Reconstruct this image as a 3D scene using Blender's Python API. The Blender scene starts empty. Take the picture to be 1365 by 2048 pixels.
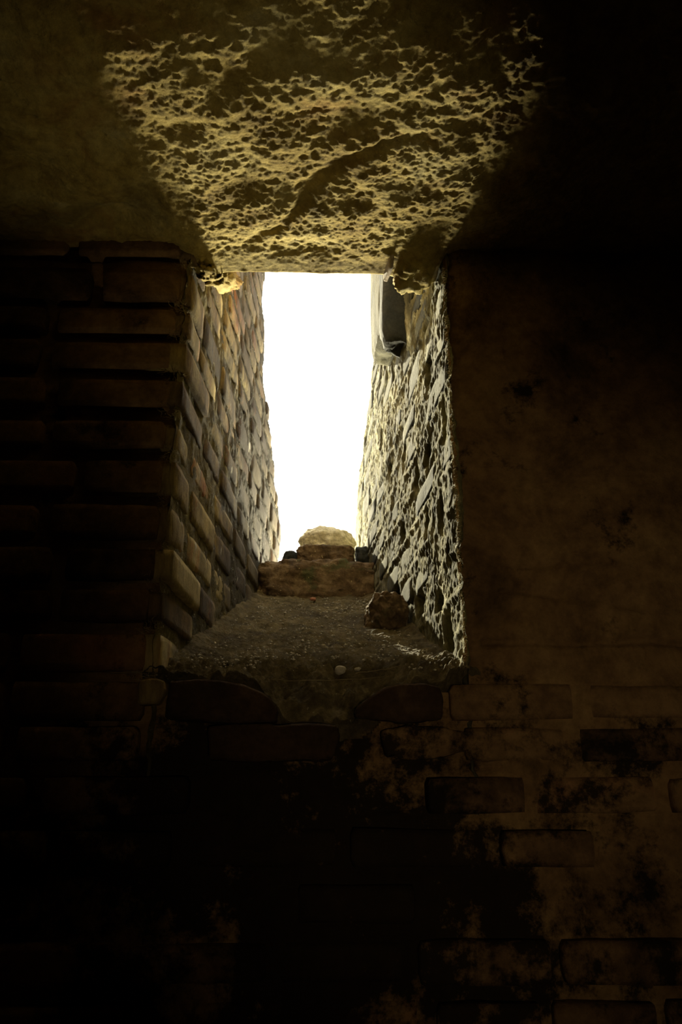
import bpy, bmesh, math, random
import numpy as np
from mathutils import Vector, Matrix

scene = bpy.context.scene
COL = scene.collection
Z0 = 1.5            # eye height above the room floor; all profiles below are given relative to the eye

# ---------------------------------------------------------------- camera
cam = bpy.data.cameras.new('camera')
cam.sensor_fit = 'VERTICAL'; cam.sensor_height = 36.0
cam.lens = 36.0 * 1500.0 / 2048.0
cam.clip_start = 0.02
cam_o = bpy.data.objects.new('camera', cam); COL.objects.link(cam_o)
cam_o.location = (0, 0, Z0)
cam_o.rotation_euler = (math.radians(90 + 20.1), 0, math.radians(-1.75))
scene.camera = cam_o

# ---------------------------------------------------------------- sky, sun, exposure
world = bpy.data.worlds.new('sky'); scene.world = world; world.use_nodes = True
wn = world.node_tree.nodes['Background']
wn.inputs['Color'].default_value = (1.0, 0.975, 0.88, 1); wn.inputs['Strength'].default_value = 1.3
sun = bpy.data.lights.new('sun', 'SUN'); sun.energy = 6.8; sun.angle = math.radians(0.6)
sun.color = (1.0, 0.91, 0.62)
sun_o = bpy.data.objects.new('sun', sun); COL.objects.link(sun_o)
SUN_DIR = Vector((0.25, -1.0, -0.60)).normalized()
sun_o.rotation_euler = SUN_DIR.to_track_quat('-Z', 'Y').to_euler()
sun_o.location = (-1, 4, 4)
# added area lamp outside the shaft, aimed in to brighten the vault
gl = bpy.data.lights.new('vault_fill', 'AREA'); gl.shape = 'DISK'; gl.size = 0.9; gl.energy = 520.0; gl.color = (1.0, 0.90, 0.60)
gl_o = bpy.data.objects.new('vault_fill', gl); COL.objects.link(gl_o)
gl_o.location = (-0.05, 5.2, Z0 + 0.78)
gl_o.rotation_euler = Vector((0.0, -1.0, 0.17)).to_track_quat('-Z', 'Y').to_euler()
# added low spot aimed up to brighten the vault; no such lamp there
lb = bpy.data.lights.new('fill_spot', 'SPOT'); lb.energy = 12.0; lb.color = (1.0, 0.80, 0.42); lb.spot_size = math.radians(31); lb.spot_blend = 1.0; lb.shadow_soft_size = 0.03
lb_o = bpy.data.objects.new('fill_spot', lb); COL.objects.link(lb_o)
lb_o.location = (-0.05, 0.75, Z0 - 1.2)
lb_o.rotation_euler = (Vector((-0.19, 1.18, 1.22)) - Vector((-0.05, 0.75, -1.2))).to_track_quat('-Z', 'Y').to_euler()
# added weak warm fill behind the viewer, lifts the window wall; unseen
la = bpy.data.lights.new('fill_spot', 'SPOT'); la.energy = 11.0; la.color = (1.0, 0.76, 0.45); la.spot_size = math.radians(39); la.spot_blend = 1.0; la.shadow_soft_size = 0.05
la_o = bpy.data.objects.new('fill_spot', la); COL.objects.link(la_o)
la_o.location = (0.25, -1.1, Z0 - 0.2)
la_o.rotation_euler = (Vector((0.36, 1.5, 0.20)) - Vector((0.25, -1.1, -0.2))).to_track_quat('-Z', 'Y').to_euler()
vs = scene.view_settings
vs.view_transform = 'Standard'; vs.look = 'None'; vs.gamma = 1.0; vs.use_curve_mapping = False
vs.exposure = 0.9
scene.cycles.max_bounces = 10; scene.cycles.diffuse_bounces = 8
scene.cycles.use_denoising = True

# ---------------------------------------------------------------- numpy noise
def _h(ix, iy, iz, s):
    n = (ix * 73856093) ^ (iy * 19349663) ^ (iz * 83492791) ^ (s * 2654435)
    n = (n ^ (n >> 13)) * 1274126177 & 0x7fffffff
    n = (n ^ (n >> 15)) * 668265263 & 0x7fffffff
    return ((n >> 7) & 0xffff) / 32767.5 - 1.0
def vnoise(x, y, z, s=0):
    x, y, z = [np.asarray(a, float) for a in (x, y, z)]
    ix, iy, iz = [np.floor(a).astype(np.int64) for a in (x, y, z)]
    fx, fy, fz = x - ix, y - iy, z - iz
    fx, fy, fz = [t * t * t * (t * (t * 6 - 15) + 10) for t in (fx, fy, fz)]
    r = 0
    for dx in (0, 1):
        for dy in (0, 1):
            for dz in (0, 1):
                w = (fx if dx else 1 - fx) * (fy if dy else 1 - fy) * (fz if dz else 1 - fz)
                r = r + w * _h(ix + dx, iy + dy, iz + dz, s)
    return r
def fbm(x, y, z, f, octv, gain=0.5, s=0):
    r, a, t = 0, 1.0, 0
    for o in range(octv):
        r = r + a * vnoise(x * f, y * f, z * f, s + o * 17); t += a; a *= gain; f *= 2.03
    return r / t
def ridge(x, y, z, f, octv, s=0):
    r, a, t = 0, 1.0, 0
    for o in range(octv):
        r = r + a * (1 - np.abs(vnoise(x * f, y * f, z * f, s + o * 13))); t += a; a *= 0.55; f *= 2.1
    return r / t

# ---------------------------------------------------------------- object helpers
def tag(o, label=None, cat=None, group=None, kind=None):
    if label: o['label'] = label
    if cat: o['category'] = cat
    if group: o['group'] = group
    if kind: o['kind'] = kind
    return o
def link(name, me, m=None, parent=None, loc=(0, 0, Z0)):
    o = bpy.data.objects.new(name, me); COL.objects.link(o)
    if m is not None and me is not None and not me.materials: me.materials.append(m)
    if parent is not None: o.parent = parent; o.location = (0, 0, 0)
    else: o.location = loc
    return o
def mesh_np(name, V, F, smooth=True):
    me = bpy.data.meshes.new(name)
    V = np.asarray(V, np.float32).reshape(-1, 3); F = np.asarray(F, np.int32)
    me.vertices.add(len(V)); me.vertices.foreach_set('co', V.ravel())
    me.loops.add(F.size); me.loops.foreach_set('vertex_index', F.ravel())
    me.polygons.add(len(F)); me.polygons.foreach_set('loop_start', np.arange(len(F), dtype=np.int32) * F.shape[1])
    me.update(calc_edges=True)
    me.polygons.foreach_set('use_smooth', [smooth] * len(F))
    return me
def grid_faces(nu, nv, mask=None):
    i = np.arange(nu * nv).reshape(nv, nu)
    f = np.stack([i[:-1, :-1], i[:-1, 1:], i[1:, 1:], i[1:, :-1]], -1)
    return f[mask] if mask is not None else f.reshape(-1, 4)
def prism_np(poly, axis_vals, shear=None):
    """poly: (y, z) outline, extruded between the two x values; shear(y) shifts x of the first face"""
    n = len(poly); V = []
    for k, xv in enumerate(axis_vals):
        for (y, z) in poly: V.append((xv(y) if callable(xv) else xv, y, z))
    return V, n
def add_prism(bm, poly, a, b):
    V, n = prism_np(poly, (a, b)); vv = [bm.verts.new(v) for v in V]
    bm.faces.new(vv[:n]); bm.faces.new(vv[n:][::-1])
    for i in range(n):
        j = (i + 1) % n; bm.faces.new([vv[i], vv[n + i], vv[n + j], vv[j]])
def in_poly(px, py, poly):
    px = np.asarray(px, float); py = np.asarray(py, float); r = np.zeros(px.shape, bool)
    n = len(poly)
    for i in range(n):
        x1, y1 = poly[i]; x2, y2 = poly[(i + 1) % n]
        c = ((y1 > py) != (y2 > py)) & (px < (x2 - x1) * (py - y1) / (y2 - y1 + 1e-12) + x1)
        r ^= c
    return r

# ---------------------------------------------------------------- materials
def mat(name, stops, zshade=None, ymould=None, rough=0.9, f1=9, f2=60, bump=0.5, bdist=0.006, rand=0.0, hue=0.0, speck=None, stain=None, aniso=(1, 1, 1), spec=0.2, bf=70):
    m = bpy.data.materials.new(name); m.use_nodes = True
    nt = m.node_tree; N = nt.nodes; L = nt.links
    b = N['Principled BSDF']; b.inputs['Roughness'].default_value = rough
    b.inputs['Specular IOR Level'].default_value = spec
    geo = N.new('ShaderNodeNewGeometry')
    mp = N.new('ShaderNodeMapping'); mp.inputs['Scale'].default_value = aniso
    L.new(geo.outputs['Position'], mp.inputs['Vector'])
    def noise(scale, detail=6, rgh=0.6, dist=0.0, vec=None):
        n = N.new('ShaderNodeTexNoise'); n.inputs['Scale'].default_value = scale
        n.inputs['Detail'].default_value = detail; n.inputs['Roughness'].default_value = rgh
        n.inputs['Distortion'].default_value = dist
        L.new(vec or mp.outputs['Vector'], n.inputs['Vector']); return n
    n1 = noise(f1, 8, 0.68, 0.4)
    fac = n1.outputs['Fac']
    if rand:
        oi = N.new('ShaderNodeObjectInfo')
        mm = N.new('ShaderNodeMath'); mm.operation = 'MULTIPLY_ADD'
        L.new(oi.outputs['Random'], mm.inputs[0]); mm.inputs[1].default_value = rand; L.new(fac, mm.inputs[2])
        m2 = N.new('ShaderNodeMath'); m2.operation = 'SUBTRACT'; L.new(mm.outputs[0], m2.inputs[0]); m2.inputs[1].default_value = rand / 2
        fac = m2.outputs[0]
    cr = N.new('ShaderNodeValToRGB'); e = cr.color_ramp.elements
    while len(e) < len(stops): e.new(0.5)
    for k, (p, c) in enumerate(stops): e[k].position = p; e[k].color = (*c, 1)
    L.new(fac, cr.inputs['Fac']); colr = cr.outputs['Color']
    def over(colin, facsock, c):
        mx = N.new('ShaderNodeMix'); mx.data_type = 'RGBA'
        L.new(facsock, mx.inputs[0]); L.new(colin, mx.inputs[6]); mx.inputs[7].default_value = (*c, 1)
        return mx.outputs[2]
    def thresh(n, lo, hi):
        r = N.new('ShaderNodeMapRange'); r.inputs[1].default_value = lo; r.inputs[2].default_value = hi
        L.new(n.outputs['Fac'], r.inputs[0]); return r.outputs[0]
    n2 = noise(f2, 6, 0.7)
    mv = N.new('ShaderNodeMix'); mv.data_type = 'RGBA'; mv.blend_type = 'MULTIPLY'; mv.inputs[0].default_value = 0.55
    cr2 = N.new('ShaderNodeValToRGB'); cr2.color_ramp.elements[0].position = 0.35; cr2.color_ramp.elements[1].position = 0.62
    cr2.color_ramp.elements[0].color = (0.36, 0.34, 0.30, 1)
    L.new(n2.outputs['Fac'], cr2.inputs['Fac']); L.new(colr, mv.inputs[6]); L.new(cr2.outputs['Color'], mv.inputs[7])
    colr = mv.outputs[2]
    for (sc_, lo, hi, c, st) in (stain or []):
        n = noise(sc_, 5, 0.65, 0.6); mu = N.new('ShaderNodeMath'); mu.operation = 'MULTIPLY'; mu.inputs[1].default_value = st
        L.new(thresh(n, lo, hi), mu.inputs[0]); colr = over(colr, mu.outputs[0], c)
    if ymould:                                # dark weathering towards the outer end of the shaft
        c, st = ymould
        n = noise(7, 8, 0.7, 0.3, geo.outputs['Position']); sx = N.new('ShaderNodeSeparateXYZ'); L.new(geo.outputs['Position'], sx.inputs[0])
        my = N.new('ShaderNodeMapRange'); L.new(sx.outputs[1], my.inputs[0]); my.inputs[1].default_value = 1.55; my.inputs[2].default_value = 2.5; my.inputs[3].default_value = -0.28; my.inputs[4].default_value = 0.26
        aa = N.new('ShaderNodeMath'); aa.operation = 'ADD'; L.new(n.outputs['Fac'], aa.inputs[0]); L.new(my.outputs[0], aa.inputs[1])
        r = N.new('ShaderNodeMapRange'); r.inputs[1].default_value = 0.42; r.inputs[2].default_value = 0.60; r.inputs[4].default_value = st
        L.new(aa.outputs[0], r.inputs[0]); colr = over(colr, r.outputs[0], c)
    if zshade:  # patchy black below the sill: shade of the hollow put into the colour
        c, st = zshade
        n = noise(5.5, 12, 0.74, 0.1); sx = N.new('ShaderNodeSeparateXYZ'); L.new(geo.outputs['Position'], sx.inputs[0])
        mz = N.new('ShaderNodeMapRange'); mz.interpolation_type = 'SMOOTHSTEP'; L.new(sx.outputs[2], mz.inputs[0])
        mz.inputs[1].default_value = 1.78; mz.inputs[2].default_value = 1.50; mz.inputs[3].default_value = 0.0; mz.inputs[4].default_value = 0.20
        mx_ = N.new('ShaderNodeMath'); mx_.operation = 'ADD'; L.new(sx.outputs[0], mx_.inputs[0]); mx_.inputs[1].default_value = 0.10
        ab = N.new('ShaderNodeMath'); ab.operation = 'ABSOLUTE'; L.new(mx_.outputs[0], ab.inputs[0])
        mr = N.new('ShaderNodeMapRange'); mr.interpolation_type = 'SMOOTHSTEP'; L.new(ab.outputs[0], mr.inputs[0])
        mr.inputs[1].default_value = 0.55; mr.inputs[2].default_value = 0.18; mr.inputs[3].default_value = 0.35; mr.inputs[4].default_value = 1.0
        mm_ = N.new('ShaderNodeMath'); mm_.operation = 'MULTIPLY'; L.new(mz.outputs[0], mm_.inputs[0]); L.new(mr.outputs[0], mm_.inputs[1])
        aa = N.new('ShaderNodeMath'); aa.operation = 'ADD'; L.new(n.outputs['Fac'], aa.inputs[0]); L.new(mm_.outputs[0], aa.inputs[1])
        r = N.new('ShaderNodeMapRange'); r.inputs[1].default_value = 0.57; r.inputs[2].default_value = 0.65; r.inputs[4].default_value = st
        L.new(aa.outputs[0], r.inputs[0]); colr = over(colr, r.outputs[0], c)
    for (sc_, lo, hi, c) in (speck or []):
        n = noise(sc_, 3, 0.5); colr = over(colr, thresh(n, lo, hi), c)
    L.new(colr, b.inputs['Base Color'])
    nb = noise(bf, 10, 0.72)
    bp = N.new('ShaderNodeBump'); bp.inputs['Strength'].default_value = bump; bp.inputs['Distance'].default_value = bdist
    L.new(nb.outputs['Fac'], bp.inputs['Height'])
    L.new(bp.outputs['Normal'], b.inputs['Normal'])
    return m

M = {}
M['concrete'] = mat('rough_concrete', [(0.30, (0.30, 0.20, 0.05)), (0.45, (0.56, 0.42, 0.12)), (0.58, (0.70, 0.56, 0.20)), (0.72, (0.78, 0.68, 0.34))],
                    f1=7, f2=42, bump=1.0, bdist=0.016, stain=[(5, 0.55, 0.68, (0.42, 0.22, 0.06), 0.6), (2.6, 0.60, 0.72, (0.10, 0.075, 0.03), 0.6)], bf=60)
M['soffit'] = mat('smoother_soffit_mortar', [(0.3, (0.30, 0.25, 0.20)), (0.6, (0.52, 0.43, 0.34)), (0.75, (0.6, 0.5, 0.42))], bump=0.6, bdist=0.006)
M['brick_left'] = mat('ochre_brick', [(0.20, (0.10, 0.08, 0.06)), (0.38, (0.30, 0.20, 0.10)), (0.52, (0.60, 0.46, 0.19)), (0.66, (0.76, 0.62, 0.30)), (0.82, (0.60, 0.25, 0.09))],
                      f1=6, f2=38, bump=1.0, bdist=0.014, ymould=((0.085, 0.068, 0.052), 0.80), rand=0.5, aniso=(1, 1, 0.45),
                      stain=[(4.5, 0.50, 0.62, (0.10, 0.085, 0.065), 0.75), (9, 0.60, 0.68, (0.50, 0.20, 0.09), 0.6)], speck=[(20, 0.69, 0.73, (0.72, 0.70, 0.60))])
M['mortar_left'] = mat('crumbly_mortar', [(0.3, (0.08, 0.06, 0.025)), (0.5, (0.30, 0.24, 0.09)), (0.7, (0.50, 0.43, 0.20))],
                       f1=16, f2=90, bump=1.0, bdist=0.020, ymould=((0.075, 0.065, 0.045), 0.80), speck=[(70, 0.66, 0.72, (0.75, 0.72, 0.6))], stain=[(4, 0.50, 0.66, (0.07, 0.06, 0.04), 0.7)], bf=90)
M['brick_right'] = mat('limewashed_brick', [(0.30, (0.035, 0.034, 0.018)), (0.44, (0.10, 0.095, 0.05)), (0.58, (0.17, 0.16, 0.08)), (0.76, (0.60, 0.57, 0.34))],
                       f1=11, f2=46, bump=1.0, bdist=0.016, rand=0.22, aniso=(1, 1, 0.4), stain=[(7, 0.50, 0.60, (0.14, 0.135, 0.09), 0.7)], bf=80)
M['mortar_right'] = mat('lime_crust', [(0.30, (0.05, 0.048, 0.026)), (0.44, (0.17, 0.155, 0.08)), (0.56, (0.40, 0.37, 0.20)), (0.70, (0.85, 0.81, 0.56))],
                        f1=11, f2=70, bump=1.0, bdist=0.012, aniso=(1, 1, 0.6), stain=[(5, 0.52, 0.62, (0.13, 0.125, 0.085), 0.7)], bf=85)
M['soil'] = mat('packed_soil', [(0.3, (0.07, 0.055, 0.025)), (0.5, (0.24, 0.19, 0.09)), (0.7, (0.44, 0.36, 0.19))], f1=12, f2=80, bump=1.0, bdist=0.022,
                speck=[(120, 0.70, 0.74, (0.66, 0.60, 0.45))], stain=[(6, 0.5, 0.62, (0.10, 0.075, 0.04), 0.6)], bf=110)
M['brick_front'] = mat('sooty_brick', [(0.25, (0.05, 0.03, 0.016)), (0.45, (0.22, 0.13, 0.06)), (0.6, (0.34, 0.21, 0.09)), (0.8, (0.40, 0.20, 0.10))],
                       f1=6, f2=40, bump=0.8, bdist=0.006, rand=0.35, zshade=((0.012, 0.009, 0.005), 0.93))
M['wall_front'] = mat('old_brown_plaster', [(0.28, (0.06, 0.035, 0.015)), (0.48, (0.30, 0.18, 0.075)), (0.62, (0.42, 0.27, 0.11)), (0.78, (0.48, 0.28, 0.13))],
                      f1=4, f2=36, bump=0.9, bdist=0.007, zshade=((0.012, 0.009, 0.005), 0.95), bf=50)
M['brick_soot'] = mat('sooty_red_brick', [(0.3, (0.03, 0.019, 0.011)), (0.55, (0.08, 0.048, 0.026)), (0.8, (0.20, 0.13, 0.07))], f1=7, bump=0.8)
M['rubble'] = mat('dark_rubble_stone', [(0.3, (0.05, 0.035, 0.022)), (0.5, (0.19, 0.13, 0.075)), (0.7, (0.34, 0.25, 0.15))], f1=14, f2=70, bump=0.9, bdist=0.008,
                  stain=[(9, 0.56, 0.66, (0.08, 0.11, 0.05), 0.7)], speck=[(60, 0.70, 0.74, (0.6, 0.5, 0.3))])
M['pale'] = mat('pale_boulder', [(0.3, (0.60, 0.53, 0.34)), (0.5, (0.82, 0.76, 0.54)), (0.7, (0.90, 0.85, 0.68))], f1=18, f2=60, bump=0.8, bdist=0.008)
M['slate'] = mat('dark_slate_block', [(0.3, (0.02, 0.028, 0.032)), (0.7, (0.07, 0.07, 0.06))], bump=0.8)
M['pebble'] = mat('pale_pebble', [(0.3, (0.45, 0.40, 0.28)), (0.7, (0.72, 0.68, 0.55))], bump=0.3, f2=120)
M['chip'] = mat('pink_brick_chip', [(0.3, (0.55, 0.24, 0.16)), (0.7, (0.78, 0.42, 0.32))], bump=0.4)
M['twig'] = mat('dry_stalk', [(0.3, (0.26, 0.20, 0.10)), (0.7, (0.50, 0.42, 0.25))], bump=0.2)
M['fibre'] = mat('dry_root_fibre', [(0.3, (0.36, 0.27, 0.12)), (0.7, (0.6, 0.5, 0.28))], bump=0.1)
M['room'] = mat('sooty_room_plaster', [(0.3, (0.06, 0.04, 0.02)), (0.7, (0.24, 0.15, 0.07))], f1=3, bump=0.6)

# ---------------------------------------------------------------- shaft geometry (y forward, z up, relative to eye)
YW = 1.5                                   # plane of the room's window wall
SPL = 0.07                                 # how much each shaft side closes in per metre
XL = lambda y: -0.318 + SPL * (y - YW)
XR = lambda y: 0.295 - SPL * (y - YW)
SILL0, SILLK = 0.205, 0.368
YLEDGE = 2.86
sill_z = lambda y: SILL0 + SILLK * (np.minimum(y, YLEDGE) - YW)
ZTOP = 1.240
LEFT_END = [(3.45, -0.3), (3.42, 0.75), (3.36, 0.93), (3.39, 1.10), (3.33, 1.20), (3.17, 1.26), (3.11, 1.36), (2.95, 1.41), (2.87, 1.50),
            (2.73, 1.52), (2.66, 1.60), (2.70, 1.74), (2.56, 1.86), (2.62, 2.02), (2.55, 2.35)]
RIGHT_END = [(3.45, -0.3), (3.05, 0.72), (3.20, 0.86), (3.42, 0.97), (3.40, 1.10), (3.30, 1.20), (3.22, 1.33), (3.05, 1.38), (2.99, 1.47), (2.82, 1.52),
             (2.70, 1.64), (2.50, 1.75), (2.42, 1.95), (2.45, 2.35)]
LEFT_POLY = [(YW, -0.3)] + LEFT_END + [(YW, 2.35)]
RIGHT_POLY = [(YW, -0.3)] + RIGHT_END + [(YW, 2.35)]
# course table: (bottom z, top z) of each brick row, read off the left jamb, continued up and down
def zpix(v):
    b = (1024 - v) / 1500.0; t = math.radians(20.1)
    return YW * (math.sin(t) + b * math.cos(t)) / (math.cos(t) - b * math.sin(t))
C_PX = [(480, 522), (548, 612), (627, 672), (692, 745), (768, 818), (849, 903), (927, 990), (1015, 1082), (1100, 1166), (1184, 1244), (1270, 1346), (1366, 1440), (1453, 1524)]
COURSES = [(zpix(b), zpix(a)) for a, b in C_PX]
z = COURSES[-1][0] - 0.026
while z > -1.45:
    COURSES.append((z - 0.066, z)); z -= 0.092
z = COURSES[0][1] + 0.024
UP = []
while z < 2.2:
    UP.append((z, z + 0.062)); z += 0.086
COURSES = UP[::-1] + COURSES

# ---------------------------------------------------------------- brick pieces
def brick_variant(seed, cuts=4, rough=0.05, chip=0.0, p=9.0):
    bm = bmesh.new(); bmesh.ops.create_cube(bm, size=1.0)
    bmesh.ops.subdivide_edges(bm, edges=bm.edges[:], cuts=cuts, use_grid_fill=True)
    V = np.array([v.co[:] for v in bm.verts]) * 2
    nrm = (np.abs(V) ** p).sum(1) ** (1 / p)
    V = V / nrm[:, None] * np.abs(V).max(1)[:, None] / 2
    for a in range(3):
        V[:, a] += rough * fbm(V[:, 0] * 2.2 + a * 9, V[:, 1] * 1.2, V[:, 2] * 1.2 + seed * 3.7, 1.3, 3, s=seed * 5 + a) * (0.35 if a == 0 else 1.0)
    for v, c in zip(bm.verts, V): v.co = c
    for fc in bm.faces: fc.smooth = True
    me = bpy.data.meshes.new('brick'); bm.to_mesh(me); bm.free()
    return me
def variants(m, n, seed, **kw):
    r = []
    for k in range(n):
        me = brick_variant(seed + k, **kw); me.materials.append(m); r.append(me)
    return r
def put_brick(meshes, rng, parent, c, U, V, N, L, H, D, tilt=0.012):
    o = bpy.data.objects.new('brick', rng.choice(meshes)); COL.objects.link(o); o.parent = parent
    R = Matrix((U, V, N)).transposed().to_4x4()
    s = [rng.choice((-1, 1)), 1, 1]
    R = R @ Matrix.Rotation(rng.uniform(-tilt, tilt), 4, 'Z') @ Matrix.Rotation(rng.uniform(-tilt, tilt) * 2, 4, 'Y')
    o.matrix_local = Matrix.Translation(c) @ R @ Matrix.Diagonal((L * s[0], H, D, 1))
    return o

# ================================================================ SETTING
# ---- shaft side walls (reveals)
def side_wall(name, XF, sgn, poly, end, m_mortar, seed, amp, holes):
    us = np.concatenate([np.linspace(YW, 1.9, 110), np.linspace(1.9, 2.5, 100)[1:], np.linspace(2.5, 3.46, 90)[1:]])
    vs_ = np.linspace(-0.05, 2.34, 420)
    U, V = np.meshgrid(us, vs_)
    Y = U + 0.012 * fbm(U, V, 0 * U, 9, 3, s=seed)
    jagged = 0.02 * fbm(U, V, 0 * U, 14, 3, s=seed + 2)
    d = amp * (fbm(U, V, 0 * U, 14, 5, 0.6, s=seed + 5) + 0.6 * ridge(U, V, 0 * U, 30, 3, s=seed + 9) - 0.4)
    if sgn > 0:                               # lime squeezed out of the joints stands proud of the bricks
        jz = np.array([(a[0] + b[1]) / 2 for a, b in zip(COURSES[:-1], COURSES[1:])])
        w = V + 0.006 * vnoise(U * 9, V * 9, 0 * U, 61) + 0.003 * vnoise(U * 30, V * 30, 0 * U, 62)
        dist = np.abs(w[..., None] - jz[None, None]).min(-1)
        d = d + 0.003 * fbm(U, V, 0 * U, 85, 3, 0.8, s=66) - 0.0030 + 0.0065 * np.exp(-(dist / 0.009) ** 2) * (0.5 + 0.5 * vnoise(U * 7, V * 7, 0 * U, 63)) + 0.005 * np.clip(vnoise(U * 5, V * 5, 0 * U, 64), -0.3, 1)
    for (hy, hz, ry, rz, dp) in holes:
        q = ((U - hy) / ry) ** 2 + ((V - hz) / rz) ** 2
        q = q * (1 + 0.5 * vnoise(U * 40, V * 40, 0 * U, seed + 31))
        d = d - dp * np.exp(-q ** 2)
    # crumbling front arris
    d = d - 0.005 * np.exp(-((U - YW) / 0.012) ** 2) * (1 + vnoise(0 * U, V * 30, 0 * U, seed + 41))
    X = XF(U) - sgn * d                      # sgn=+1: right wall, inward is -x
    P = np.stack([X, np.where(U == YW, YW, U), V], -1)
    cu = (U[:-1, :-1] + U[1:, 1:]) / 2 + jagged[:-1, :-1]; cv = (V[:-1, :-1] + V[1:, 1:]) / 2
    F = grid_faces(len(us), len(vs_), in_poly(cu, cv, [(1.0, -0.3)] + end + [(1.0, 2.35)]))
    if sgn > 0: F = F[:, ::-1]
    # solid body behind the face
    bm = bmesh.new()
    xb = 1.7 * sgn
    core = [(a if a <= YW else a - 0.03, b) for a, b in poly]; core = [(max(a, YW + 0.05), b) for a, b in core]
    add_prism(bm, core, lambda y: XF(y) + sgn * 0.075, xb)
    bmesh.ops.recalc_face_normals(bm, faces=bm.faces[:])
    me = mesh_np(name, P, F); bm2 = bmesh.new(); bm2.from_mesh(me); 
    me2 = bpy.data.meshes.new('tmp'); bm.to_mesh(me2); bm2.from_mesh(me2); bm2.to_mesh(me); bm.free(); bm2.free(); bpy.data.meshes.remove(me2)
    return link(name, me, m_mortar)

LH = []
RH = [(1.72, 1.03, 0.030, 0.045, 0.05), (1.78, 0.80, 0.026, 0.035, 0.05), (1.93, 0.80, 0.03, 0.035, 0.04), (1.65, 0.60, 0.022, 0.035, 0.05), (1.60, 0.49, 0.016, 0.022, 0.04),
      (2.27, 0.55, 0.06, 0.045, 0.06), (1.72, 0.41, 0.028, 0.022, 0.04), (1.66, 0.315, 0.035, 0.05, 0.06), (1.95, 0.45, 0.05, 0.03, 0.04), (2.35, 1.0, 0.03, 0.03, 0.04),
      (2.5, 1.2, 0.03, 0.04, 0.04), (2.1, 0.95, 0.03, 0.03, 0.035), (1.58, 0.80, 0.015, 0.04, 0.04), (1.8, 0.62, 0.02, 0.03, 0.03), (2.15, 0.72, 0.03, 0.03, 0.03)]
wl = side_wall('wall_left', XL, -1, LEFT_POLY, LEFT_END, M['mortar_left'], 11, 0.007, LH)
tag(wl, 'brick side of the window shaft on the left, ochre and brown bricks in thick crumbly mortar', 'wall', kind='structure')
wr = side_wall('wall_right', XR, 1, RIGHT_POLY, RIGHT_END, M['mortar_right'], 53, 0.007, RH)
tag(wr, 'sunlit pale limewashed brick side of the window shaft on the right, pitted with dark holes', 'wall', kind='structure')

def lay_side(parent, XF, sgn, end, meshes, seed, proud, holes, jit):
    rng = random.Random(seed); n = 0
    dirU = Vector((-SPL * sgn, 1, 0)).normalized(); V = Vector((0, 0, 1)); N = dirU.cross(V)
    for ci, (z0, z1) in enumerate(COURSES):
        if z1 < 0.15 or z0 > 2.3: continue
        y = YW - 0.004 if sgn < 0 else YW + 0.012
        first = True
        while y < 3.5:
            L = rng.uniform(0.19, 0.29)
            if first: L = rng.choice((0.14, 0.27)) * rng.uniform(0.9, 1.1)
            zc = (z0 + z1) / 2 + 0.05 * (0)
            e = y + L
            if not in_poly(np.array([e + 0.0]), np.array([zc]), [(1.0, -0.3)] + end + [(1.0, 2.35)])[0]:
                # cut the last brick of the row at the ruined end
                while L > 0.05 and not in_poly(np.array([y + L]), np.array([zc]), [(1.0, -0.3)] + end + [(1.0, 2.35)])[0]: L -= 0.02
                if L <= 0.06: break
            yc = y + L / 2
            skip = z1 < float(sill_z(y + L)) - 0.01 or n >= 298
            skip = skip or any(abs(h[0] - yc) < L / 2 and abs(h[1] - zc) < 0.045 for h in holes)
            if z0 > ZTOP + 0.08 and y < 1.75: skip = True
            if not skip:
                H = (z1 - z0) * rng.uniform(0.93, 1.06); D = 0.11
                pr = proud + rng.uniform(-jit, jit) + (rng.uniform(-0.002, 0.010) if first and sgn < 0 else 0)
                c = Vector((XF(yc) + sgn * (D / 2 - pr), yc + rng.uniform(-0.002, 0.002) + (rng.uniform(-0.004, 0.008) if first and sgn < 0 else 0.004), zc))
                put_brick(meshes, rng, parent, c, dirU, V, N, L - 0.004, H, D); n += 1
            y += L + rng.uniform(0.010, 0.022); first = False
    return n
vl = variants(M['brick_left'], 14, 100, rough=0.035, p=18)
vr = variants(M['brick_right'], 14, 200, rough=0.04, p=16)
nL = lay_side(wl, XL, -1, LEFT_END, vl, 1, 0.004, LH, 0.003)
nR = lay_side(wr, XR, 1, RIGHT_END, vr, 2, -0.001, RH, 0.002)

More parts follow.
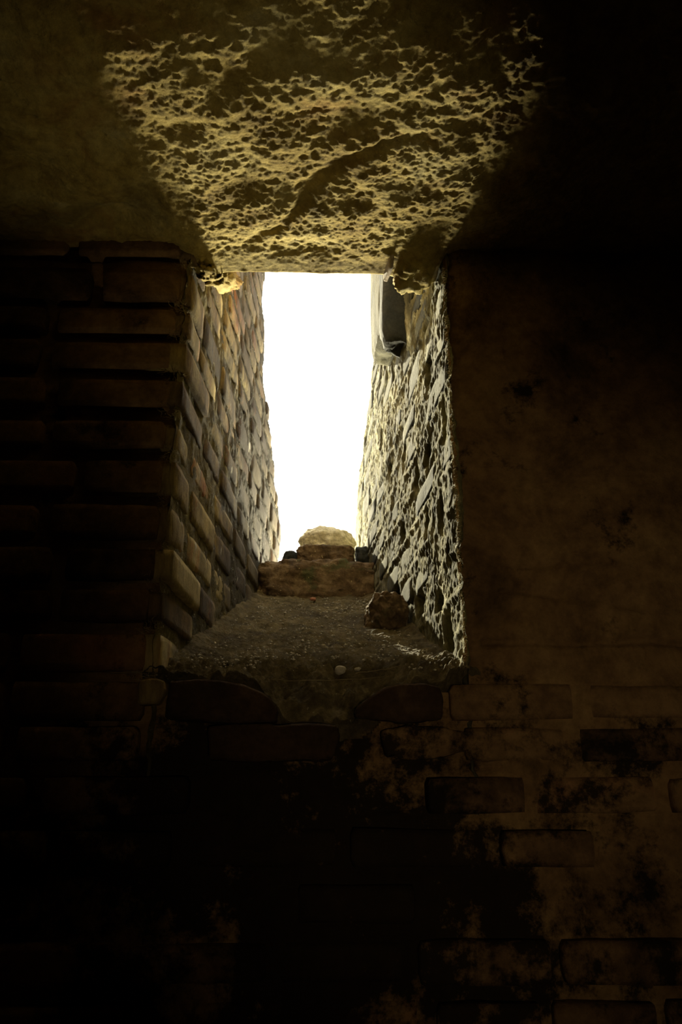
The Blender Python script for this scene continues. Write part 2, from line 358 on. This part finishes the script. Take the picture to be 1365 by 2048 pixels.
# ---- window wall of the room, with the opening
def front_wall():
    us = np.concatenate([np.linspace(-2.2, -0.9, 50), np.linspace(-0.9, 0.95, 420)[1:], np.linspace(0.95, 2.2, 50)[1:]])
    vs_ = np.concatenate([np.linspace(-1.5, -0.85, 40), np.linspace(-0.85, 1.5, 480)[1:]])
    U, V = np.meshgrid(us, vs_)
    right = 1 / (1 + np.exp(-(U - 0.32) / 0.02)) * (1 / (1 + np.exp(-(V + 0.02 + 0.06 * vnoise(U * 5, V, 0 * U, 3)) / 0.02)))
    left = 1 - right
    d = 0.010 * fbm(U, V, 0 * U, 7, 5, 0.6, s=71) + 0.004 * ridge(U, V * 1.6, 0 * U, 18, 3, s=77)
    crack = np.clip(ridge(U * 0.5, V * 2.2, 0 * U, 3.2, 3, s=91) - 0.86, 0, 1) * 0.10
    # a long ragged crack right of the opening
    zl = 0.27 + 0.012 * vnoise(U * 12, 0 * U, 0 * U, 5)
    crack = crack + 0.020 * np.exp(-((V - zl) / 0.008) ** 2) * (U > 0.33) * (0.4 + 0.6 * np.abs(vnoise(U * 9, 0 * U, 0 * U, 8)))
    d = d * (0.8 + 0.4 * left) + right * 0.006 - left * 0.022 - crack
    # hollow under the sill where mortar has fallen out
    hol = np.exp(-((U + 0.02) / 0.27) ** 4) * np.exp(-((V - 0.0) / 0.16) ** 4)
    d = d - 0.022 * hol * (0.6 + 0.8 * vnoise(U * 9, V * 12, 0 * U, 15))
    P = np.stack([U, YW - d, V], -1)
    cu = (U[:-1, :-1] + U[1:, 1:]) / 2; cv = (V[:-1, :-1] + V[1:, 1:]) / 2
    jl = 0.006 * vnoise(cv * 30, 0 * cv, 0 * cv, 22)
    cut = (cu > -0.322 + jl) & (cu < 0.297 + jl) & (cv > 0.175 - 0.09 * np.exp(-((cu - 0.01) / 0.13) ** 6)) & (cv < 1.5)
    F = grid_faces(len(us), len(vs_), ~cut)
    # ragged lips: pull the vertices next to the opening onto the reveals
    me = mesh_np('wall_front', P, F[:, ::1])
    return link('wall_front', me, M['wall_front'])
wf = front_wall()
tag(wf, 'dark room wall around the shaft opening, bare brick on the left, brown cracked plaster on the right', 'wall', kind='structure')
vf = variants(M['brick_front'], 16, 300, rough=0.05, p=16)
rng = random.Random(9); U_, V_, N_ = Vector((1, 0, 0)), Vector((0, 0, 1)), Vector((0, -1, 0))
nf = 0
for ci, (z0, z1) in enumerate(COURSES):
    if z0 > 1.32: continue
    # left of the opening (shared with the jamb) and below it
    spans = []
    if z1 > 0.19: spans.append((-1.10, -0.330))
    elif z1 > 0.10: spans.append((-1.10, -0.335))           # the sill row itself is built as single broken bricks
    elif z1 > 0.0: spans.append((-1.10, -0.23))
    else: spans.append((-1.05, 1.02))
    if -0.02 < z1 < 0.22: spans.append((0.36, 0.98))
    for (a, b) in spans:
        x = b - rng.uniform(0, 0.004) if z1 > 0.0 and b < 0 else b - rng.uniform(0, 0.15)
        while x > a and nf < 296:
            L = rng.uniform(0.17, 0.29); xc = x - L / 2
            plastered = xc > 0.25 and z1 > -0.02
            if not (rng.random() < 0.12 and z1 < 0.0):
                pr = (0.004 if xc < 0.2 else 0.008) + rng.uniform(-0.006, 0.004)
                if z1 < 0.0 and -0.35 < xc < 0.3: pr = rng.uniform(-0.03, 0.0)
                if xc < -0.3 and z1 > 0: pr += 0.004
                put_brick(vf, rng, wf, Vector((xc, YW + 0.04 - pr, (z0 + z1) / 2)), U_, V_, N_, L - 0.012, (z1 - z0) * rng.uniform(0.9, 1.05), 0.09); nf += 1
            x -= L + rng.uniform(0.008, 0.02)
print('bricks', nL, nR, nf)

# broken bricks along the inner edge of the sill, cut from an outline and roughened
def slab(name, outline, y0, y1, m, parent=None, seed=0, amp=0.004, loc=None, rot=0, grp=None):
    """outline in (x, z); extruded from y0 to y1, remeshed finely and roughened"""
    bm = bmesh.new(); n = len(outline)
    A = [bm.verts.new((x, y0, z)) for x, z in outline]; B = [bm.verts.new((x, y1, z)) for x, z in outline]
    bm.faces.new(A); bm.faces.new(B[::-1])
    for i in range(n):
        j = (i + 1) % n; bm.faces.new([A[i], B[i], B[j], A[j]])
    bmesh.ops.recalc_face_normals(bm, faces=bm.faces[:])
    bmesh.ops.bevel(bm, geom=bm.edges[:], offset=0.004, segments=1, affect='EDGES')
    bmesh.ops.triangulate(bm, faces=bm.faces[:])
    for _ in range(4):
        bmesh.ops.subdivide_edges(bm, edges=[e for e in bm.edges if e.calc_length() > 0.014], cuts=1, use_grid_fill=True)
        bmesh.ops.triangulate(bm, faces=bm.faces[:])
    bm.normal_update()
    V = np.array([v.co[:] for v in bm.verts]); Nn = np.array([v.normal[:] for v in bm.verts])
    d = amp * (fbm(V[:, 0], V[:, 1], V[:, 2], 22, 4, 0.6, s=seed) * 1.6)
    V = V + Nn * d[:, None]
    for v, c in zip(bm.verts, V): v.co = c
    for fc in bm.faces: fc.smooth = True
    me = bpy.data.meshes.new(name); bm.to_mesh(me); bm.free()
    return link(name, me, m, parent)

# ---- sill of the shaft
def sill():
    us = np.linspace(-0.345, 0.325, 260); vs_ = np.concatenate([np.linspace(1.500, 1.95, 230), np.linspace(1.95, 3.5, 260)[1:]])
    X, Y = np.meshgrid(us, vs_)
    Z = sill_z(Y) + 0.014 * fbm(X, Y, 0 * X, 8, 5, 0.55, s=5) + 0.009 * fbm(X, Y, 0 * X, 45, 3, 0.6, s=8)
    # clods heaped near the inner edge
    front = np.exp(-((Y - 1.56) / 0.10) ** 2)
    Z = Z + front * (0.034 * fbm(X, Y, 0 * X, 26, 4, 0.65, s=14) + 0.006)
    # earth banked against the side walls
    Z = Z + 0.02 * np.exp(-((X - XL(Y)) / 0.03) ** 2) + 0.012 * np.exp(-((X - XR(Y)) / 0.025) ** 2)
    # hollow worn between the two edge bricks, and the small pit behind it
    chan = np.exp(-((X - 0.03) / 0.145) ** 4) / (1 + np.exp((Y - 1.585 - 0.02 * vnoise(X * 22, 0 * X, 0 * X, 4)) / 0.010))
    Z = Z - 0.052 * chan
    Z = Z - 0.045 * np.exp(-(((X - 0.045) / 0.035) ** 2 + ((Y - 1.645) / 0.030) ** 2))
    Z = Z - 0.045 * np.exp(-((X - 0.01) / 0.12) ** 4) / (1 + np.exp((Y - 1.525 - 0.012 * vnoise(X * 18, 0 * X, 0 * X, 6)) / 0.006))
    Z[0] -= 0.07; Y = Y.copy(); Y[0] = 1.56
    P = np.stack([X, Y, Z], -1)
    return link('window_1', mesh_np('window_1', P, grid_faces(len(us), len(vs_))), M['soil'])
sl = sill()
tag(sl, 'sloping earth-covered sill of the window shaft, dark soil with grit', 'window sill', kind='structure')
zf = lambda v: zpix(v)
slab('brick', [(-0.285, zf(1366)), (-0.24, zf(1362)), (-0.19, zf(1364)), (-0.145, zf(1372)), (-0.11, zf(1386)), (-0.088, zf(1402)), (-0.075, zf(1420)), (-0.078, zf(1446)),
               (-0.16, zf(1449)), (-0.24, zf(1444)), (-0.288, zf(1440))], YW - 0.028, YW + 0.10, M['brick_soot'], sl, 3, 0.003)
slab('brick', [(0.072, zf(1436)), (0.074, zf(1418)), (0.10, zf(1397)), (0.13, zf(1378)), (0.16, zf(1370)), (0.21, zf(1368)), (0.238, zf(1374)), (0.245, zf(1400)), (0.24, zf(1440)),
               (0.16, zf(1446))], YW - 0.022, YW + 0.10, M['brick_soot'], sl, 6, 0.003)
slab('brick', [(-0.205, zf(1456)), (-0.15, zf(1451)), (-0.09, zf(1449)), (-0.082, zf(1453)), (-0.02, zf(1449)), (0.04, zf(1452)), (0.044, zf(1478)), (0.03, zf(1520)), (-0.10, zf(1524)),
               (-0.20, zf(1520))], YW - 0.034, YW + 0.09, M['brick_soot'], sl, 8, 0.003)
slab('brick', [(-0.345, zf(1364)), (-0.318, zf(1358)), (-0.296, zf(1364)), (-0.293, zf(1385)), (-0.305, zf(1412)), (-0.345, zf(1412))], YW - 0.020, YW + 0.08, M['brick_left'], sl, 12, 0.003)
slab('brick', [(0.12, zf(1462)), (0.17, zf(1450)), (0.24, zf(1455)), (0.29, zf(1466)), (0.30, zf(1500)), (0.22, zf(1520)), (0.13, zf(1516))], YW - 0.010, YW + 0.08, M['brick_front'], sl, 17, 0.005)

# ---- vault of rough concrete, and the short soffit over the opening
def vault():
    us = np.concatenate([np.linspace(-2.2, -1.0, 50), np.linspace(-1.0, 0.75, 600)[1:], np.linspace(0.75, 2.2, 60)[1:]])
    vs_ = np.concatenate([np.linspace(-3.2, 0.75, 60), np.linspace(0.75, 1.66, 330)[1:]])
    X, Y = np.meshgrid(us, vs_)
    t = np.clip(YW - Y, 0, 10)
    Zb = 1.243 - 0.21 * t + 0.20 * t * t
    amp = 1.0 - 0.75 / (1 + np.exp(-(Y - 1.53) / 0.012))
    big = 0.030 * fbm(X, Y, 0 * X, 3.2, 3, 0.5, s=21)
    med = 0.0105 * fbm(X, Y, 0 * X, 12, 4, 0.60, s=25)
    fine = 0.0048 * fbm(X, Y, 0 * X, 60, 3, 0.75, s=29)
    # two diagonal ledges where the casting broke
    def ledge(x0, y0, x1, y1, w, h, s):
        dx, dy = x1 - x0, y1 - y0; L = math.hypot(dx, dy); dx /= L; dy /= L
        a = (X - x0) * dx + (Y - y0) * dy; b = -(X - x0) * dy + (Y - y0) * dx + 0.02 * vnoise(X * 12, Y * 12, 0 * X, s)
        env = 1 / (1 + np.exp(-(a) / 0.02)) / (1 + np.exp((a - L) / 0.02))
        return env * h * (np.exp(-((b) / w) ** 2))
    P_led = ledge(-0.09, 1.36, 0.02, 1.22, 0.014, 0.016, 3) + ledge(0.02, 1.20, 0.17, 1.10, 0.014, 0.013, 4) + ledge(-0.16, 1.45, -0.10, 1.40, 0.010, 0.018, 9)
    pit = 0.05 * np.exp(-(((X + 0.47) / 0.07) ** 2 + ((Y - 1.40) / 0.05) ** 2)) + 0.03 * np.exp(-(((X + 0.62) / 0.05) ** 2 + ((Y - 1.25) / 0.06) ** 2))
    Z = Zb + amp * (big * np.clip(t * 5, 0.15, 1) - med - fine) + P_led + pit - 0.008
    # lowered lumps at both haunches
    Z = Z - 0.030 * np.exp(-((X + 0.31) / 0.04) ** 2) * np.clip((Y - 1.40) / 0.1, 0, 1) - 0.035 * np.exp(-((X - 0.25) / 0.05) ** 2) * np.clip((Y - 1.45) / 0.08, 0, 1) * (Y < 1.66)
    # lip turning upward into the sloping shaft roof
    lip = np.clip(Y - 1.595, 0, 1); Z = Z + lip * 0.8
    P = np.stack([X, Y, Z], -1)
    F = grid_faces(len(us), len(vs_))[:, ::-1]
    me = mesh_np('ceiling', P, F)
    return link('ceiling', me, M['concrete'])
ce = vault()
tag(ce, 'rough pitted ochre concrete vault above the opening', 'ceiling', kind='structure')

def roof_mass():
    bm = bmesh.new()
    add_prism(bm, [(1.64, 1.285), (2.42, 2.02), (2.36, 2.6), (-3.4, 2.6), (-3.4, 1.75), (1.0, 1.75), (1.45, 1.45)], -2.4, 2.4)
    bmesh.ops.recalc_face_normals(bm, faces=bm.faces[:])
    me = bpy.data.meshes.new('roof_body'); bm.to_mesh(me); bm.free()
    return link('vault_backing', me, M['soffit'], ce)
roof_mass()

# smooth strip of the lip seen under the sky
def lip_strip():
    us = np.linspace(-0.27, 0.25, 160); vs_ = np.linspace(0, 1, 24)
    X, T = np.meshgrid(us, vs_)
    Y = 1.535 + 0.075 * T + 0.006 * vnoise(X * 14, T, 0 * X, 3)
    Z = 1.232 + 0.018 * T + 0.003 * fbm(X, T * 0.1, 0 * X, 20, 4, s=3) + 0.03 * np.exp(-((X - 0.25) / 0.02) ** 2)
    F = grid_faces(160, 24)[:, ::-1]
    P = np.stack([X, Y, Z], -1)
    Z = 1.240 + 0.018 * T + 0.003 * fbm(X, T * 0.1, 0 * X, 20, 4, s=3); P = np.stack([X, Y, Z], -1)
    # returns upward at both edges so the strip is a body, not a sheet
    P[0, :, 2] += 0.03; P[-1, :, 2] += 0.05
    return link('soffit_strip', mesh_np('soffit_strip', P, F), M['soffit'], ce)
lip_strip()

# ---- rough lumps (rocks, haunches)
def rock_mesh(name, size, seed, p=3.5, cuts=4, amp=0.10, f=2.0):
    bm = bmesh.new(); bmesh.ops.create_cube(bm, size=1.0)
    bmesh.ops.subdivide_edges(bm, edges=bm.edges[:], cuts=2 ** cuts - 1, use_grid_fill=True)
    V = np.array([v.co[:] for v in bm.verts]) * 2
    n = V / ((np.abs(V) ** p).sum(1) ** (1 / p))[:, None]
    q = n * np.array(size)[None] / (sum(size) / 3)
    s = 1 + amp * 2 * fbm(q[:, 0], q[:, 1], q[:, 2], f, 5, 0.6, s=seed)
    n = n * s[:, None] * np.array(size)[None] / 2
    for v, c in zip(bm.verts, n): v.co = c
    for fc in bm.faces: fc.smooth = True
    me = bpy.data.meshes.new(name); bm.to_mesh(me); bm.free(); return me
def rock(name, loc, size, m, seed, rot=(0, 0, 0), parent=None, **kw):
    me = rock_mesh(name, size, seed, **kw)
    o = link(name, me, m, parent)
    o.location = loc if parent is not None else (loc[0], loc[1], loc[2] + Z0)
    o.rotation_euler = rot; return o
# haunch of mortar on the left jamb top, lump above the right jamb, and the block hanging beside it
rock('mortar_lump', (-0.283, 1.74, 1.325), (0.075, 0.46, 0.06), M['concrete'], 5, (math.radians(33), 0, -0.06), ce, p=2.4, amp=0.30, f=3.4)
rock('mortar_lump', (0.232, 1.58, 1.248), (0.10, 0.13, 0.10), M['concrete'], 6, (0, 0, 0), ce, p=3, amp=0.2, f=2.6)
rock('haunch_block', (0.262, 2.20, 1.70), (0.16, 0.26, 0.62), M['brick_right'], 7, (0, 0, SPL), ce, p=9, amp=0.03)
rock('haunch_shade', (0.262, 2.04, 1.66), (0.145, 0.11, 0.72), M['slate'], 9, (0, 0, SPL), ce, p=7, amp=0.05)  # added dark slab standing in for shade on the block's room-facing side
rock('stone_sliver', (0.168, 1.56, 1.245), (0.012, 0.10, 0.07), M['soffit'], 8, (0.2, 0, 0.1), ce, p=5, amp=0.06)

# ---- rest of the room, behind and beside the camera
def plane_box(name, lo, hi, m, label, cat):
    bm = bmesh.new(); bmesh.ops.create_cube(bm, size=1.0)
    for v in bm.verts: v.co = Vector([(lo[i] + hi[i]) / 2 + v.co[i] * (hi[i] - lo[i]) for i in range(3)])
    me = bpy.data.meshes.new(name); bm.to_mesh(me); bm.free()
    o = link(name, me, m); tag(o, label, cat, kind='structure'); return o
plane_box('wall_west', (-2.4, -3.3, -1.5), (-2.0, 1.75, 2.7), M['room'], 'left side wall of the dark room, lost in shadow', 'wall')
plane_box('wall_east', (2.0, -3.3, -1.5), (2.4, 1.75, 2.7), M['room'], 'right side wall of the dark room, lost in shadow', 'wall')
plane_box('wall_back', (-2.4, -3.4, -1.5), (2.4, -3.1, 2.7), M['room'], 'wall of the dark room behind the viewer', 'wall')
plane_box('floor', (-2.6, -3.5, -1.7), (2.6, 3.6, -1.5), M['room'], 'dark earth floor of the room below the window', 'floor')

# ================================================================ THINGS
# stones at the outer end of the sill
LZ = float(sill_z(YLEDGE))
tag(rock('ledge_stone', (0.005, 2.86, LZ + 0.015), (0.50, 0.25, 0.195), M['rubble'], 21, (0, 0, 0.02), p=5, amp=0.10, f=3.6, cuts=5),
    'long dark weathered stone lying across the outer end of the sill', 'stone')
tag(rock('stone_block', (0.028, 2.93, LZ + 0.158), (0.225, 0.15, 0.095), M['rubble'], 23, (0, 0.0, -0.03), p=7, amp=0.07, f=3.2, cuts=5),
    'squared brown block on top of the long sill stone, under the pale boulder', 'stone')
tag(rock('boulder', (0.036, 3.06, LZ + 0.252), (0.245, 0.18, 0.175), M['pale'], 24, (0, 0, 0.2), p=2.2, amp=0.09, f=2.4, cuts=5),
    'pale rounded boulder against the bright sky on top of the stone pile', 'stone')
tag(rock('stone_block', (-0.118, 2.96, LZ + 0.150), (0.065, 0.12, 0.085), M['slate'], 25, (0, 0.1, 0.1), p=5, amp=0.08),
    'small dark blue-black stone left of the squared brown block', 'stone')
tag(rock('stone_block', (0.180, 2.95, LZ + 0.158), (0.055, 0.12, 0.11), M['slate'], 26, (0, -0.15, 0.0), p=4, amp=0.10),
    'small dark stone in the corner between stone pile and sunlit wall', 'stone')
# loose rock at the foot of the sunlit wall
tag(rock('loose_rock', (0.192, 2.10, float(sill_z(2.10)) + 0.030), (0.095, 0.14, 0.115), M['rubble'], 31, (0, 0.1, 0.3), p=4, amp=0.13, f=2.6, cuts=5),
    'dark jagged loose rock on the sill at the foot of the sunlit right wall', 'rock')
# pebbles and chips one can pick out
tag(rock('brick_chip', (-0.02, 2.62, float(sill_z(2.62)) + 0.010), (0.022, 0.02, 0.010), M['chip'], 41, cuts=3), 'small pink-red brick chip at the far end of the earth sill', 'brick chip')
for x, y, s, lab in [(0.048, 1.600, 0.026, 'smooth round pebble in the pit behind the sill edge, the larger one'),
                     (0.085, 1.600, 0.018, 'small round pebble right of the larger pebble in the sill pit'),
                     (0.030, 2.42, 0.011, 'tiny white pebble in the middle of the sill, left of a twin'),
                     (0.060, 2.41, 0.012, 'tiny white pebble in the middle of the sill, right of a twin'),
                     (0.012, 1.77, 0.014, 'white pebble lying alone on the near half of the sill')]:
    zz = float(sill_z(y)) + (-0.012 if y < 1.7 else 0.006)
    tag(rock('pebble', (x, y, zz), (s, s * 0.9, s * 0.75), M['pebble'], int(x * 1000) + 7, p=2.3, amp=0.06, cuts=3), lab, 'pebble', 'pebbles on the sill')

def tube_strands(name, strands, m, r):
    V = []; F = []
    for pts in strands:
        pts = [Vector(p) for p in pts]; base = len(V); k = 4
        for i, p in enumerate(pts):
            t = (pts[min(i + 1, len(pts) - 1)] - pts[max(i - 1, 0)]).normalized()
            a = t.orthogonal().normalized(); b = t.cross(a)
            rr = r * (1 - 0.6 * i / len(pts))
            for j in range(k):
                an = j * 2 * math.pi / k; V.append(p + a * math.cos(an) * rr + b * math.sin(an) * rr)
        for i in range(len(pts) - 1):
            for j in range(k):
                F.append((base + i * k + j, base + i * k + (j + 1) % k, base + (i + 1) * k + (j + 1) % k, base + (i + 1) * k + j))
    return link(name, mesh_np(name, [v[:] for v in V], F), m)
def stalk(p0, p1, sag, n=14, seed=0):
    r = random.Random(seed); p0 = Vector(p0); p1 = Vector(p1)
    return [p0.lerp(p1, i / n) + Vector((0, 0, -sag * 4 * (i / n) * (1 - i / n) + r.uniform(-0.0012, 0.0012))) for i in range(n + 1)]
zs = lambda y: float(sill_z(y))
tag(tube_strands('dry_stalk', [stalk((0.075, 1.50, zs(1.50) + 0.006), (0.185, 1.55, zs(1.55) + 0.014), 0.003, seed=1)], M['twig'], 0.0012),
    'thin pale dry stalk lying behind the right sill brick', 'twig')
tag(tube_strands('dry_stalk', [stalk((-0.09, 1.475, zs(1.475) - 0.002), (0.13, 1.485, zs(1.48) + 0.004), 0.004, seed=2)], M['twig'], 0.0010),
    'long thin dark dry stalk spanning the gap between the two sill bricks', 'twig')
# grit: nobody could count it
def grit():
    r = random.Random(4); V = []; F = []
    for k in range(1500):
        y = YW + 0.02 + (r.random() ** 1.4) * 1.16; x = r.uniform(XL(y) + 0.01, XR(y) - 0.01)
        if (abs(x - 0.03) < 0.15 and y < 1.62) or y > 2.68 or (x > 0.12 and 2.0 < y < 2.2): continue
        s = r.choice((0.0012, 0.0018, 0.0025, 0.0035)) * r.uniform(0.8, 1.4); b = len(V); z_ = zs(y) + 0.003 + 0.010 * float(fbm(x, y, 0.0, 8, 5, 0.55, s=5)) + 0.006 * math.exp(-((y - 1.56) / 0.10) ** 2)
        for d in ((1, 0, 0), (-1, 0, 0), (0, 1, 0), (0, -1, 0), (0, 0, 0.7), (0, 0, -0.7)):
            V.append((x + d[0] * s * r.uniform(.7, 1.2), y + d[1] * s * r.uniform(.7, 1.2), z_ + d[2] * s))
        for t in ((0, 2, 4), (2, 1, 4), (1, 3, 4), (3, 0, 4), (2, 0, 5), (1, 2, 5), (3, 1, 5), (0, 3, 5)): F.append([b + i for i in t])
    return link('grit', mesh_np('grit', V, F, False), M['pebble'])
tag(grit(), 'fine pale grit strewn over the earth sill', 'grit', kind='stuff')
# dried root fibres poking from the joints of the left jamb and along the sunlit edge
def fibres():
    r = random.Random(8); S = []
    for (z0, z1), (z2, z3) in zip(COURSES[:-1], COURSES[1:]):
        zj = (z0 + z3) / 2
        if not 0.2 < zj < 1.22: continue
        for k in range(26):
            p = Vector((-0.318 + r.uniform(-0.035, 0.004), YW - r.uniform(-0.03, 0.004), zj + r.uniform(-0.012, 0.012)))
            d = Vector((r.uniform(-1, 0.6), r.uniform(-1, -0.1), r.uniform(-0.6, 0.8))).normalized(); pts = [p.copy()]
            for i in range(7):
                d = (d + Vector((r.uniform(-1, 1), r.uniform(-1, 1), r.uniform(-1, 1))) * 0.7).normalized(); p = p + d * 0.0035; pts.append(p.copy())
            S.append(pts)
    return tube_strands('root_fibres', S, M['fibre'], 0.0005)
tag(fibres(), 'curly dry root fibres poking from the joints of the left jamb', 'root fibres', kind='stuff')
def fringe():
    r = random.Random(18); S = []
    for k in range(520):
        z_ = r.uniform(0.21, 1.18); p = Vector((0.2955 + r.uniform(-0.006, 0.001), YW + r.uniform(-0.004, 0.012), z_))
        d = Vector((r.uniform(-0.2, 1), r.uniform(-1, 0), r.uniform(-0.5, 0.9))).normalized(); pts = [p.copy()]
        for i in range(4):
            d = (d + Vector((r.uniform(-1, 1), r.uniform(-1, 1), r.uniform(-1, 1))) * 0.35).normalized(); p = p + d * r.uniform(0.001, 0.0032); pts.append(p.copy())
        S.append(pts)
    return tube_strands('edge_fringe', S, M['fibre'], 0.0006)
tag(fringe(), 'pale dry hair-like fringe along the near edge of the sunlit wall', 'dry fringe', kind='stuff')
